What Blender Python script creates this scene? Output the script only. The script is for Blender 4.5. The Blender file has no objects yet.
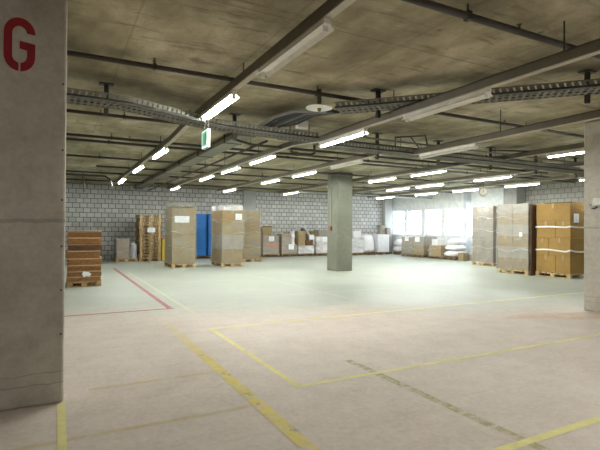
import bpy, bmesh, math, random
from mathutils import Vector, Matrix
random.seed(7)
S = bpy.context.scene
C = S.collection
PI = math.pi

# ------------------------------------------------------------------ materials
MATS = {}
def nodes_of(name):
    m = bpy.data.materials.new(name); m.use_nodes = True
    nt = m.node_tree; nt.nodes.clear()
    out = nt.nodes.new('ShaderNodeOutputMaterial')
    b = nt.nodes.new('ShaderNodeBsdfPrincipled')
    nt.links.new(b.outputs[0], out.inputs[0])
    MATS[name] = m
    return m, nt, b, out
def N(nt, t, **kw):
    n = nt.nodes.new(t)
    for k, v in kw.items():
        if k.startswith('i_'):
            n.inputs[k[2:].replace('_', ' ')].default_value = v
        else: setattr(n, k, v)
    return n
def ramp(nt, fac, stops):
    r = nt.nodes.new('ShaderNodeValToRGB'); e = r.color_ramp.elements
    while len(e) < len(stops): e.new(.5)
    for el, (p, c) in zip(e, stops):
        el.position = p; el.color = (c[0], c[1], c[2], 1) if hasattr(c, '__len__') else (c, c, c, 1)
    nt.links.new(fac, r.inputs[0]); return r.outputs[0]
def noise(nt, vec, scale, detail=4, rough=.6):
    n = N(nt, 'ShaderNodeTexNoise'); n.inputs['Scale'].default_value = scale
    n.inputs['Detail'].default_value = detail; n.inputs['Roughness'].default_value = rough
    if vec is not None: nt.links.new(vec, n.inputs['Vector'])
    return n.outputs['Fac']
def mix(nt, fac, a, b, mode='MIX'):
    m = N(nt, 'ShaderNodeMix', data_type='RGBA', blend_type=mode)
    for s, v in ((m.inputs[0], fac), (m.inputs[6], a), (m.inputs[7], b)):
        if isinstance(v, (int, float)): s.default_value = v
        elif isinstance(v, tuple): s.default_value = (*v[:3], 1)
        else: nt.links.new(v, s)
    return m.outputs[2]
def mth(nt, op, a, b=0.0, clamp=False):
    m = N(nt, 'ShaderNodeMath', operation=op, use_clamp=clamp)
    for s, v in ((m.inputs[0], a), (m.inputs[1], b)):
        if isinstance(v, (int, float)): s.default_value = v
        else: nt.links.new(v, s)
    return m.outputs[0]
def bump(nt, b, h, strength=.3, dist=.01):
    n = N(nt, 'ShaderNodeBump'); n.inputs['Strength'].default_value = strength; n.inputs['Distance'].default_value = dist
    nt.links.new(h, n.inputs['Height']); nt.links.new(n.outputs[0], b.inputs['Normal'])
def objco(nt, scale=None):
    t = N(nt, 'ShaderNodeTexCoord').outputs['Object']
    if scale is None: return t
    mp = N(nt, 'ShaderNodeMapping'); mp.inputs['Scale'].default_value = scale
    nt.links.new(t, mp.inputs['Vector']); return mp.outputs[0]
def geoco(nt, scale=None):
    t = N(nt, 'ShaderNodeNewGeometry').outputs['Position']
    if scale is None: return t
    mp = N(nt, 'ShaderNodeMapping'); mp.inputs['Scale'].default_value = scale
    nt.links.new(t, mp.inputs['Vector']); return mp.outputs[0]

def simple(name, col, rough=.6, metal=0, var=.12, scale=6, bs=0, spec=.5):
    m, nt, b, o = nodes_of(name)
    f = noise(nt, geoco(nt), scale)
    lo = tuple(c * (1 - var) for c in col); hi = tuple(min(1, c * (1 + var)) for c in col)
    nt.links.new(ramp(nt, f, [(.3, lo), (.7, hi)]), b.inputs['Base Color'])
    b.inputs['Roughness'].default_value = rough; b.inputs['Metallic'].default_value = metal
    b.inputs['Specular IOR Level'].default_value = spec
    if bs: bump(nt, b, noise(nt, geoco(nt), scale * 8), bs, .003)
    return m
def emis(name, col, strength):
    m, nt, b, o = nodes_of(name)
    b.inputs['Base Color'].default_value = (.9, .9, .9, 1)
    b.inputs['Emission Color'].default_value = (*col, 1); b.inputs['Emission Strength'].default_value = strength
    return m

def concrete(name, c1, c2, c3, joints=False, streak=(1, 1, 1)):
    m, nt, b, o = nodes_of(name)
    g = geoco(nt)
    big = noise(nt, geoco(nt, streak), 1.3, 6, .65)
    fine = noise(nt, g, 14, 5, .7)
    col = ramp(nt, big, [(.3, c1), (.5, c2), (.72, c3)])
    col = mix(nt, .35, col, ramp(nt, fine, [(.3, .35), (.7, .75)]), 'OVERLAY')
    vor = N(nt, 'ShaderNodeTexVoronoi'); vor.inputs['Scale'].default_value = 2.3
    nt.links.new(g, vor.inputs['Vector'])
    spots = ramp(nt, vor.outputs['Distance'], [(.03, 0.45), (.075, 1)])
    col = mix(nt, 1.0, col, spots, 'MULTIPLY')
    if joints:
        z = N(nt, 'ShaderNodeSeparateXYZ'); nt.links.new(g, z.inputs[0])
        zz = mth(nt, 'ADD', z.outputs[2], mth(nt, 'MULTIPLY', noise(nt, g, 5), .05))
        for zc, w, k in ((1.475, .016, .68), (.28, .005, .7), (.19, .005, .62)):
            d = mth(nt, 'ABSOLUTE', mth(nt, 'SUBTRACT', zz, zc))
            line = mth(nt, 'LESS_THAN', d, w)
            col = mix(nt, mth(nt, 'MULTIPLY', line, 1 - k), col, (.1, .075, .05))
    nt.links.new(col, b.inputs['Base Color'])
    b.inputs['Roughness'].default_value = .85
    bump(nt, b, fine, .25, .006)
    return m

def ceiling_mat():
    m, nt, b, o = nodes_of('ceiling_concrete')
    g = geoco(nt)
    big = noise(nt, geoco(nt, (1, .55, 1)), .9, 7, .68)
    col = ramp(nt, big, [(.30, (.15, .127, .08)), (.43, (.28, .243, .152)), (.54, (.42, .372, .245)), (.66, (.64, .58, .43))])
    st = noise(nt, geoco(nt, (.5, 2.2, 1)), 2.4, 8, .75)
    col = mix(nt, ramp(nt, st, [(.54, 0.0), (.66, .7)]), col, (.13, .105, .07))
    st2 = noise(nt, geoco(nt, (.35, 1.6, 1)), 1.5, 6, .7)
    col = mix(nt, ramp(nt, st2, [(.60, 0.0), (.70, .5)]), col, (.52, .50, .40))
    vo = N(nt, 'ShaderNodeTexVoronoi'); vo.inputs['Scale'].default_value = 1.9; nt.links.new(g, vo.inputs['Vector'])
    col = mix(nt, 1.0, col, ramp(nt, vo.outputs['Distance'], [(.03, .4), (.08, 1)]), 'MULTIPLY')
    s_ = N(nt, 'ShaderNodeSeparateXYZ'); nt.links.new(g, s_.inputs[0])      # formwork board joints
    for ax, per, amt in ((1, 2.5, .35), (0, 1.25, .2)):
        fr = mth(nt, 'FRACT', mth(nt, 'DIVIDE', s_.outputs[ax], per))
        ln = mth(nt, 'LESS_THAN', mth(nt, 'ABSOLUTE', mth(nt, 'SUBTRACT', fr, .5)), .006 / per * 2)
        col = mix(nt, mth(nt, 'MULTIPLY', ln, amt), col, (.08, .07, .05))
    nt.links.new(col, b.inputs['Base Color']); b.inputs['Roughness'].default_value = .85
    bump(nt, b, noise(nt, g, 9, 6, .7), .3, .01)
    return m

# floor: grey green coating, pink beige nearer than the red line; faint scuffs
def floor_colour(nt):
    g = geoco(nt)
    s = N(nt, 'ShaderNodeSeparateXYZ'); nt.links.new(g, s.inputs[0])
    flat = N(nt, 'ShaderNodeCombineXYZ'); nt.links.new(s.outputs[0], flat.inputs[0]); nt.links.new(s.outputs[1], flat.inputs[1])
    g = flat.outputs[0]
    big = noise(nt, g, .55, 5, .6); mid = noise(nt, g, 3.2, 6, .7); fine = noise(nt, g, 22, 4, .7)
    yy = mth(nt, 'ADD', s.outputs[1], mth(nt, 'MULTIPLY', mth(nt, 'SUBTRACT', big, .5), 2.2))
    yy = mth(nt, 'ADD', yy, mth(nt, 'MULTIPLY', mth(nt, 'SUBTRACT', s.outputs[0], 1.8), .38))
    f = mth(nt, 'MULTIPLY', mth(nt, 'SUBTRACT', yy, 7.0), .5, True)
    pink = ramp(nt, mid, [(.3, (.58, .505, .455)), (.55, (.65, .57, .515)), (.75, (.69, .61, .555))])
    grey = ramp(nt, mid, [(.3, (.35, .385, .345)), (.6, (.425, .458, .412)), (.8, (.47, .50, .455))])
    col = mix(nt, f, pink, grey)
    col = mix(nt, .4, col, ramp(nt, big, [(.3, .36), (.7, .6)]), 'OVERLAY')
    col = mix(nt, .30, col, ramp(nt, fine, [(.3, .3), (.7, .7)]), 'OVERLAY')
    def scaled(sc):
        mp = N(nt, 'ShaderNodeMapping'); mp.inputs['Scale'].default_value = sc; nt.links.new(g, mp.inputs['Vector']); return mp.outputs[0]
    sc = noise(nt, scaled((.5, 7, 1)), 1.6, 8, .75)
    col = mix(nt, mth(nt, 'MULTIPLY', ramp(nt, sc, [(.56, 0.0), (.70, 1.0)]), .20), col, (.26, .22, .18))
    sc2 = noise(nt, scaled((3, .6, 1)), 1.1, 8, .75)
    col = mix(nt, mth(nt, 'MULTIPLY', ramp(nt, sc2, [(.58, 0.0), (.68, 1.0)]), .12), col, (.80, .76, .70))
    vo = N(nt, 'ShaderNodeTexVoronoi'); vo.inputs['Scale'].default_value = 1.1; nt.links.new(g, vo.inputs['Vector'])
    col = mix(nt, 1.0, col, ramp(nt, vo.outputs['Distance'], [(.012, .45), (.03, 1)]), 'MULTIPLY')
    r = mix(nt, f, (.72, .72, .72), ramp(nt, mid, [(.3, .36), (.7, .55)]))
    return g, col, r, fine
def floor_mat():
    m, nt, b, o = nodes_of('floor_concrete')
    g, col, r, fine = floor_colour(nt)
    nt.links.new(col, b.inputs['Base Color']); nt.links.new(r, b.inputs['Roughness'])
    b.inputs['Specular IOR Level'].default_value = .35
    bump(nt, b, fine, .08, .003)
    return m

def block_mat(name, axis, c1, c2, mortar):
    m, nt, b, o = nodes_of(name)
    g = geoco(nt)
    s = N(nt, 'ShaderNodeSeparateXYZ'); nt.links.new(g, s.inputs[0])
    c = N(nt, 'ShaderNodeCombineXYZ')
    nt.links.new(s.outputs[0 if axis == 'x' else 1], c.inputs[0]); nt.links.new(s.outputs[2], c.inputs[1])
    br = N(nt, 'ShaderNodeTexBrick'); br.offset = .5
    nt.links.new(c.outputs[0], br.inputs['Vector'])
    br.inputs['Scale'].default_value = 1; br.inputs['Brick Width'].default_value = .285
    br.inputs['Row Height'].default_value = .205; br.inputs['Mortar Size'].default_value = .013
    br.inputs['Mortar Smooth'].default_value = .2; br.inputs['Bias'].default_value = 0
    br.inputs['Color1'].default_value = (*c1, 1); br.inputs['Color2'].default_value = (*c2, 1)
    br.inputs['Mortar'].default_value = (*mortar, 1)
    col = mix(nt, .3, br.outputs['Color'], ramp(nt, noise(nt, g, 20, 5, .7), [(.3, .35), (.7, .68)]), 'OVERLAY')
    nt.links.new(col, b.inputs['Base Color']); b.inputs['Roughness'].default_value = .9
    bump(nt, b, mth(nt, 'SUBTRACT', 1.0, br.outputs['Fac']), .5, .008)
    return m

def worn(name, col, lo, hi, base_alpha=1.0, scale=9, fade=None, dirt=0):
    """paint worn away in patches, where the bare floor shows"""
    m, nt, b, o = nodes_of(name)
    g, fcol, r, fine = floor_colour(nt)
    f = noise(nt, g, scale, 8, .75)
    a = ramp(nt, f, [(lo, 0.0), (hi, base_alpha)])
    colr = ramp(nt, noise(nt, g, 5, 5, .7), [(.35, tuple(x * .82 for x in col)), (.65, col)])
    if dirt:
        colr = mix(nt, ramp(nt, noise(nt, g, 4.3, 6, .7), [(.58, 0.0), (.62, dirt)]), colr, (.30, .27, .17))
    if fade:
        s = N(nt, 'ShaderNodeSeparateXYZ'); nt.links.new(g, s.inputs[0])
        k = mth(nt, 'DIVIDE', mth(nt, 'SUBTRACT', fade[0], s.outputs[1]), fade[1], True)
        a = mth(nt, 'MULTIPLY', a, k)
    nt.links.new(mix(nt, a, fcol, colr), b.inputs['Base Color']); nt.links.new(r, b.inputs['Roughness'])
    b.inputs['Specular IOR Level'].default_value = .35
    return m

def film_mat(name, lo, hi, tint=(.86, .86, .84)):
    m, nt, b, o = nodes_of(name)
    g = geoco(nt, (1, 1, 2.2))
    f = noise(nt, g, 1.7, 5, .6)
    a = ramp(nt, f, [(.36, lo), (.66, hi)])
    b.inputs['Base Color'].default_value = (*tint, 1); b.inputs['Roughness'].default_value = .24
    bump(nt, b, noise(nt, geoco(nt, (.6, .6, 3)), 5, 5, .65), .45, .02)
    tr = N(nt, 'ShaderNodeBsdfTransparent'); ms = N(nt, 'ShaderNodeMixShader')
    nt.links.new(a, ms.inputs[0]); nt.links.new(tr.outputs[0], ms.inputs[1]); nt.links.new(b.outputs[0], ms.inputs[2])
    nt.links.new(ms.outputs[0], o.inputs[0])
    return m

floor_mat()
ceiling_mat()
concrete('pillar_concrete', (.39, .352, .305), (.50, .457, .40), (.57, .525, .465), joints=True)
concrete('column_concrete', (.125, .13, .10), (.16, .166, .13), (.20, .205, .165))
concrete('pilaster_concrete', (.34, .345, .33), (.42, .425, .41), (.48, .485, .47))
block_mat('block_back', 'x', (.50, .50, .49), (.64, .64, .62), (.10, .10, .10))
block_mat('block_right', 'y', (.33, .33, .29), (.40, .39, .35), (.15, .15, .14))
simple('white_wall_paint', (.86, .89, .93), .7)
simple('window_frame_paint', (.70, .74, .80), .4)
simple('steel_dark', (.055, .05, .042), .5, .3)
simple('pipe_paint', (.06, .05, .045), .5, .2)
simple('pipe_grey', (.16, .15, .14), .5, .2)
simple('galvanised', (.34, .35, .33), .42, .6)
simple('tray_steel', (.21, .205, .175), .75, 0, spec=.2)
simple('channel_side', (.15, .13, .095), .5, .1)
simple('channel_grey', (.50, .45, .36), .5, .1)
simple('fixture_white', (.80, .77, .70), .35)
simple('cable_black', (.03, .03, .03), .6)
simple('cable_grey', (.25, .25, .24), .6)
simple('duct_paint', (.20, .19, .14), .5, .2)
simple('plastic_white', (.78, .78, .74), .4)
simple('plastic_dark', (.05, .05, .05), .4)
simple('paper', (.86, .88, .92), .7, var=.03)
simple('print_grey', (.5, .52, .56), .8, var=.1, scale=30)
emis('sign_green', (.0, .55, .28), .16)
simple('g_red', (.30, .012, .02), .75, var=.25, scale=12)
simple('cardboard', (.28, .212, .108), .8, var=.1)
simple('cardboard_dull', (.20, .165, .135), .8)
simple('cardboard_mid', (.27, .19, .095), .8)
simple('cardboard_olive', (.30, .215, .10), .8)
simple('cardboard_golden', (.31, .185, .05), .8, var=.08)
simple('cardboard_dark', (.13, .07, .035), .85, var=.15)
simple('cardboard_pink', (.38, .29, .24), .8, var=.1)
simple('cardboard_grey', (.32, .29, .25), .8, var=.1)
simple('carton_white', (.75, .74, .76), .6, var=.05)
simple('edge_board', (.50, .33, .17), .8, var=.2, scale=20)
simple('sheet_brown', (.29, .135, .045), .75, var=.25, scale=15)
simple('tape', (.36, .27, .14), .3)
simple('tape_orange', (.75, .22, .08), .4)
simple('strap_white', (.78, .77, .72), .4)
simple('pallet_wood', (.50, .36, .19), .8, var=.25, scale=9)
simple('pallet_wood_dark', (.22, .15, .08), .9, var=.3, scale=9)
simple('pallet_wood_old', (.40, .27, .13), .85, var=.3, scale=9)
simple('crate_blue', (.02, .17, .52), .4, var=.12)
simple('crate_yellow', (.70, .52, .03), .45)
simple('lid_red', (.55, .05, .03), .45)
simple('sack_white', (.78, .77, .80), .5, var=.08)
simple('foam_grey', (.50, .52, .54), .5)
simple('red_dark', (.25, .06, .05), .6)
simple('dial_face', (.36, .35, .30), .4)
simple('brass_rim', (.17, .14, .07), .4, .4)
film_mat('film_clear', .04, .36, (.66, .66, .60))
film_mat('film_milky', .45, .92, (.85, .84, .86))
film_mat('film_haze', .14, .48, (.56, .55, .50))
TUBE = 55.0
emis('tube_glow', (.97, 1.0, .93), TUBE)
emis('exit_glow', (.8, 1, .9), .35)
worn('line_yellow', (.82, .75, .33), .05, .2)
worn('line_yellow_fade', (.68, .66, .42), .30, .6, .7)
worn('line_yellow_worn', (.74, .60, .15), .32, .52, .95, fade=(7.2, 2.4), dirt=.8)
worn('line_olive_worn', (.40, .35, .15), .40, .56, .9, 13)
worn('line_yellow_ghost', (.70, .66, .40), .25, .7, .7)
worn('line_ochre', (.62, .49, .20), .30, .60, .75, 6)
worn('line_red', (.36, .085, .10), .12, .45, .92)
worn('line_white_ghost', (.78, .80, .78), .3, .7, .6)
worn('stain_orange', (.60, .36, .18), .35, .7, .7, 4)
worn('stain_dark', (.10, .08, .06), .40, .60, .8, 25)
def glass_mat():
    m, nt, b, o = nodes_of('window_glass')
    tr = N(nt, 'ShaderNodeBsdfTransparent'); gl = N(nt, 'ShaderNodeBsdfGlossy'); gl.inputs['Roughness'].default_value = .02
    ms = N(nt, 'ShaderNodeMixShader'); ms.inputs[0].default_value = .06
    nt.links.new(tr.outputs[0], ms.inputs[1]); nt.links.new(gl.outputs[0], ms.inputs[2]); nt.links.new(ms.outputs[0], o.inputs[0])
glass_mat()

# ------------------------------------------------------------------ mesh helpers
def box(bm, x0, y0, z0, x1, y1, z1, jit=0):
    vs = [bm.verts.new((x, y, z)) for z in (z0, z1) for y in (y0, y1) for x in (x0, x1)]
    for f in ((0, 2, 3, 1), (4, 5, 7, 6), (0, 1, 5, 4), (2, 6, 7, 3), (0, 4, 6, 2), (1, 3, 7, 5)):
        bm.faces.new([vs[i] for i in f])
    return vs
def hull8(bm, pts):
    vs = [bm.verts.new(p) for p in pts]
    for f in ((0, 2, 3, 1), (4, 5, 7, 6), (0, 1, 5, 4), (2, 6, 7, 3), (0, 4, 6, 2), (1, 3, 7, 5)):
        bm.faces.new([vs[i] for i in f])
def tube(bm, pts, r, n=8, caps=True):
    rings = []
    for i, p in enumerate(pts):
        p = Vector(p)
        a = Vector(pts[max(i - 1, 0)]); c = Vector(pts[min(i + 1, len(pts) - 1)])
        d = (c - a).normalized()
        u = d.cross(Vector((0, 0, 1)))
        if u.length < 1e-3: u = Vector((1, 0, 0))
        u.normalize(); v = d.cross(u).normalized()
        rr = r[i] if hasattr(r, '__len__') else r
        rings.append([bm.verts.new(p + (u * math.cos(2 * PI * k / n) + v * math.sin(2 * PI * k / n)) * rr) for k in range(n)])
    for a, c in zip(rings, rings[1:]):
        for k in range(n):
            bm.faces.new((a[k], a[(k + 1) % n], c[(k + 1) % n], c[k]))
    if caps:
        bm.faces.new(rings[0][::-1]); bm.faces.new(rings[-1])
def obar(bm, a, b, w, h):
    """rectangular bar from a to b: w wide sideways, h high"""
    a = Vector(a); b = Vector(b); d = (b - a).normalized()
    s = d.cross(Vector((0, 0, 1)))
    if s.length < 1e-3: s = Vector((1, 0, 0))
    s.normalize(); t = s.cross(d).normalized()
    hull8(bm, [p + s * i * w / 2 + t * j * h / 2 for j in (-1, 1) for p in (a, b) for i in (-1, 1)])
def prism(bm, poly, f0, f1):
    """poly: list of 2D points; f0/f1 map a 2D point to 3D at the two faces"""
    a = [bm.verts.new(f0(p)) for p in poly]; b = [bm.verts.new(f1(p)) for p in poly]
    bm.faces.new(a); bm.faces.new(b[::-1]); n = len(poly)
    for i in range(n): bm.faces.new((a[i], b[i], b[(i + 1) % n], a[(i + 1) % n]))
def obj(name, bm, mat, parent=None, bevel=0, smooth=False, loc=None):
    bmesh.ops.recalc_face_normals(bm, faces=bm.faces)
    me = bpy.data.meshes.new(name); bm.to_mesh(me); bm.free()
    for m in (mat if isinstance(mat, (list, tuple)) else [mat]): me.materials.append(MATS[m])
    if smooth:
        for p in me.polygons: p.use_smooth = True
    o = bpy.data.objects.new(name, me); C.objects.link(o)
    if parent: o.parent = parent
    if loc is not None: o.location = loc
    if bevel:
        md = o.modifiers.new('bevel', 'BEVEL'); md.width = bevel; md.segments = 2; md.limit_method = 'ANGLE'
    return o
def tag(o, label, cat, group=None, kind=None):
    o['label'] = label; o['category'] = cat
    if group: o['group'] = group
    if kind: o['kind'] = kind
    return o
def thing(name, label, cat, loc=(0, 0, 0), rz=0, group=None):
    o = bpy.data.objects.new(name, None); C.objects.link(o)
    o.location = loc; o.rotation_euler = (0, 0, rz); o.empty_display_size = .1
    return tag(o, label, cat, group)
def struct(name, bm, mat, label=None, bevel=0, parent=None):
    o = obj(name, bm, mat, parent, bevel)
    if parent is None:
        o['kind'] = 'structure'
    if label: o['label'] = label
    return o
def dup(root, loc, rz=None, label=None, group=None):
    r = root.copy(); C.objects.link(r); r.location = loc
    if rz is not None: r.rotation_euler = (0, 0, rz)
    if label: r['label'] = label
    if group: r['group'] = group
    for ch in list(root.children):
        c = ch.copy(); C.objects.link(c); c.parent = r
        for g in ch.children:
            d = g.copy(); C.objects.link(d); d.parent = c
    return r
BM = bmesh.new
ORD = ['zeroth', 'lowest', 'second', 'third', 'fourth', 'fifth', 'sixth', 'seventh', 'eighth', 'ninth', 'tenth', 'eleventh',
       'twelfth', 'thirteenth', 'fourteenth', 'fifteenth', 'sixteenth', 'seventeenth', 'eighteenth']

# ------------------------------------------------------------------ setting
CZ = 3.30
XL, XR, YF, YB = -9.0, 17.6, -7.0, 21.9
def slab(name, x0, y0, z0, x1, y1, z1, mat, **k):
    bm = BM(); box(bm, x0, y0, z0, x1, y1, z1); return struct(name, bm, mat, **k)
slab('floor', XL, YF, -.2, XR, YB, 0, 'floor_concrete', label='worn concrete floor, pinkish in front and grey green behind')
slab('ceiling', XL, YF, CZ, XR, YB, CZ + .25, 'ceiling_concrete', label='bare brown grey concrete ceiling')
slab('wall_back', XL, YB, -.2, XR + .3, YB + .3, CZ + .25, 'block_back', label='grey concrete block wall at the back')
slab('wall_left', XL - .3, YF, -.2, XL, YB + .3, CZ + .25, 'block_right')
slab('wall_front', XL - .3, YF - .3, -.2, XR + .3, YF, CZ + .25, 'block_back')
slab('wall_right', XR, YF, -.2, XR + .3, 13.3, CZ + .25, 'block_right', label='bare block wall on the right')
wins = [(20.66, 21.67), (19.33, 20.47), (17.84, 19.02), (16.34, 17.56), (15.0, 16.09), (13.75, 14.80)]
SILL, HEAD = 1.10, 2.50
bm = BM(); box(bm, XR, 13.3, -.2, XR + .3, YB, SILL); box(bm, XR, 13.3, HEAD, XR + .3, YB, CZ + .25)
edges = [13.3] + [v for w in sorted(wins) for v in w] + [YB]
for a, b in zip(edges[::2], edges[1::2]): box(bm, XR, a, SILL, XR + .3, b, HEAD)
struct('wall_right', bm, 'white_wall_paint', label='white painted wall around the windows')
for i, (a, b) in enumerate(wins):
    bm = BM(); x0, x1 = XR + .10, XR + .16; t = .055
    box(bm, x0, a, SILL, x1, a + t, HEAD); box(bm, x0, b - t, SILL, x1, b, HEAD)
    box(bm, x0, a, SILL, x1, b, SILL + t); box(bm, x0, a, HEAD - t, x1, b, HEAD)
    box(bm, x0 + .01, a, 1.98, x1 - .01, b, 2.02)
    w = struct('window_%d' % (i + 1), bm, 'window_frame_paint', label='white framed window washed out by daylight')
    bm = BM(); box(bm, x0 + .02, a + t, SILL + t, x0 + .03, b - t, HEAD - t); obj('pane', bm, 'window_glass', w)
    bm = BM(); box(bm, XR - .06, a - .02, SILL - .04, XR + .10, b + .02, SILL - .001); obj('window_sill', bm, 'white_wall_paint', w)
slab('trim_1', XR - .30, 15.88, 0, XR - .001, 16.06, CZ, 'window_frame_paint', label='pale blue grey upright between the windows')

def column(x0, y0, mat, label, w=.6, d=.66):
    bm = BM(); box(bm, x0, y0, 0, x0 + w, y0 + d, CZ - .001)
    o = obj('concrete_pillar', bm, mat, bevel=.022); tag(o, label, 'pillar'); return o
lp = column(-.56, 4.17, 'pillar_concrete', 'big concrete pillar at the left edge with a red letter G', .62, .62)
rp = column(8.22, 4.25, 'pillar_concrete', 'brownish concrete pillar at the right edge of the view')
cp = column(8.22, 13.0, 'column_concrete', 'free standing greenish concrete pillar in the middle of the hall')
column(8.22, 21.72, 'pilaster_concrete', 'concrete pillar set in the back block wall', .68, .179)
column(16.92, 21.6, 'pilaster_concrete', 'concrete pillar in the far corner beside the windows', .55, .299)
column(17.02, 12.95, 'pilaster_concrete', 'concrete pillar where white wall meets bare blocks', .579, .65)

# red stencil G on the left pillar (face Y=4.17)
def G_shape():
    sx = .21 / 32.3; gx0 = -.372; zt = 3.02; sz = .415 / 55
    def P(p, y): return (gx0 + (p[0] - 3.7) * sx, y, zt - (p[1] - 17) * sz)
    cx, R_, r_ = 19.85, 16.15, 7.6
    yt, yb = 33.2, 55.8
    def arc(cy, r, a0, a1, n=14, ry=None):
        ry = ry or r
        return [(cx + r * math.cos(math.radians(a0 + (a1 - a0) * i / n)), cy - ry * math.sin(math.radians(a0 + (a1 - a0) * i / n))) for i in range(n + 1)]
    bm = BM()
    def strip(outer, inner):
        n = len(outer)
        for y in (4.166, 4.1698):
            A = [bm.verts.new(P(p, y)) for p in outer]; B = [bm.verts.new(P(p, y)) for p in inner]
            for k in range(n - 1): bm.faces.new((A[k], A[k + 1], B[k + 1], B[k]))
            if y < 4.168: front = (A, B)
        A0, B0 = front
        loop0 = A0 + B0[::-1]; loop1 = A + B[::-1]; m = len(loop0)
        for k in range(m): bm.faces.new((loop0[k], loop0[(k + 1) % m], loop1[(k + 1) % m], loop1[k]))
    strip(arc(yb, R_, 267, 180, 8) + arc(yt, R_, 180, 2, 16), arc(yb, r_, 262, 180, 8) + arc(yt, r_, 180, 8, 16))
    strip(arc(yb, R_, 273, 360, 8) + [(cx + R_, 48.8), (cx + R_, 42.5), (cx, 40.6)], arc(yb, r_, 278, 360, 8) + [(cx + r_, 52), (cx + r_, 49.6), (cx, 48.6)])
    return bm
obj('stencil_letter', G_shape(), 'g_red', lp)['label'] = 'red stencilled letter G'
# form tie holes down the pillar edge
for z in (2.55, 2.02, 1.62, 1.25, .9, .55):
    bm = BM(); tube(bm, [(.035, 4.1695, z), (.035, 4.166, z)], .008); obj('tie_hole', bm, 'plastic_dark', lp)
# conduit and switch on the middle pillar
bm = BM(); tube(bm, [(8.205, 13.38, CZ - .03), (8.205, 13.38, 1.47)], .016); obj('conduit', bm, 'galvanised', cp)
bm = BM(); box(bm, 8.15, 13.32, 1.36, 8.219, 13.44, 1.49); obj('switch_box', bm, 'red_dark', cp, .006)
# white lamp housing on the right pillar
t = thing('wall_box', 'small white box fixed to the right hand pillar', 'box', (8.219, 4.62, 1.86))
bm = BM(); hull8(bm, [(0, -.10, -.05), (0, .10, -.05), (-.10, -.10, -.03), (-.10, .10, -.03), (0, -.10, .10), (0, .10, .10), (-.05, -.10, .10), (-.05, .10, .10)]); obj('housing', bm, 'plastic_white', t, .01)
bm = BM(); tube(bm, [(-.05, .02, -.05), (-.06, .08, -.08), (-.02, .13, -.07)], .014); obj('cable_gland', bm, 'plastic_dark', t)

# ------------------------------------------------------------------ floor lines
def quad(bm, x0, y0, x1, y1, z):
    """a coat of paint: a single sheet lying on the floor"""
    bm.faces.new([bm.verts.new(p) for p in ((x0, y0, z), (x1, y0, z), (x1, y1, z), (x0, y1, z))])
def line(label, x0, y0, x1, y1, mat, z=.002, name='floor_line'):
    bm = BM()
    quad(bm, x0, y0, x1, y1, z)
    o = obj(name, bm, mat); return tag(o, label, 'floor marking')
def path(label, bits, mat, z=.002):
    bm = BM()
    for x0, y0, x1, y1 in bits: quad(bm, x0, y0, x1, y1, z)
    bmesh.ops.remove_doubles(bm, verts=bm.verts, dist=1e-4)
    return tag(obj('floor_line', bm, mat), label, 'floor marking')
path('bright yellow rectangle outline painted in the middle of the floor',
     [(1.885, 3.635, 14.0, 3.685), (1.885, 3.685, 1.94, 6.28), (1.885, 6.28, 15.5, 6.33)], 'line_yellow')
line('bright yellow line crossing the bottom right corner of the floor', 1.9, 1.99, 7.5, 2.055, 'line_yellow', .0024)
line('broad worn yellow line running from the foreground towards the blue crates', 1.385, 2.0, 1.495, 6.9, 'line_yellow_worn')
line('worn olive line fading out towards the bottom right', 2.72, 1.6, 2.81, 4.15, 'line_olive_worn', .0014)
line('short bright yellow line ending at the left pillar', .014, 1.5, .070, 4.165, 'line_yellow', .0026)
line('faded yellow cross line nearest the viewer, beside the left pillar', -3, 3.395, 1.37, 3.45, 'line_ochre', .0014)
line('faded yellow cross line ahead of the left pillar', .25, 4.365, 1.37, 4.42, 'line_ochre', .0014)
line('barely visible yellow cross line in front of the red line', .1, 6.42, 1.6, 6.46, 'line_yellow_ghost', .0014)
path('red corner line on the floor behind the left pillar', [(-4, 8.15, 1.82, 8.23), (1.71, 8.23, 1.80, 17.2)], 'line_red')
line('pale yellow line running beside the red line', 1.98, 7.3, 2.05, 15.5, 'line_yellow_fade', .0016)
line('faint pale yellow cross line in the far middle of the floor', 2.1, 8.8, 13.5, 8.86, 'line_yellow_ghost', .0014)
line('faint pale yellow cross line before the middle pillar', 2.2, 12.0, 14.5, 12.06, 'line_yellow_ghost', .0014)
for i, x in enumerate((7.9, 8.9, 9.9, 5.2)):
    line(['leftmost', 'second', 'third', 'nearest'][i] + ' faint whitish wheel track on the floor right of the middle pillar' if i < 3 else 'faint whitish track on the floor left of the middle pillar',
         x, 6.8 + i * .3, x + .05, 12.5, 'line_white_ghost', .0012)
bm = BM()
bm.faces.new([bm.verts.new((x, y, .0010)) for x, y in ((6.2, 5.0), (8.15, 4.0), (9.6, 3.4), (9.6, 3.8), (8.25, 4.3), (8.2, 4.7), (6.8, 5.15))])
tag(obj('rust_stain', bm, 'stain_orange'), 'orange brown stain on the floor at the foot of the right pillar', 'stain')

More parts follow.
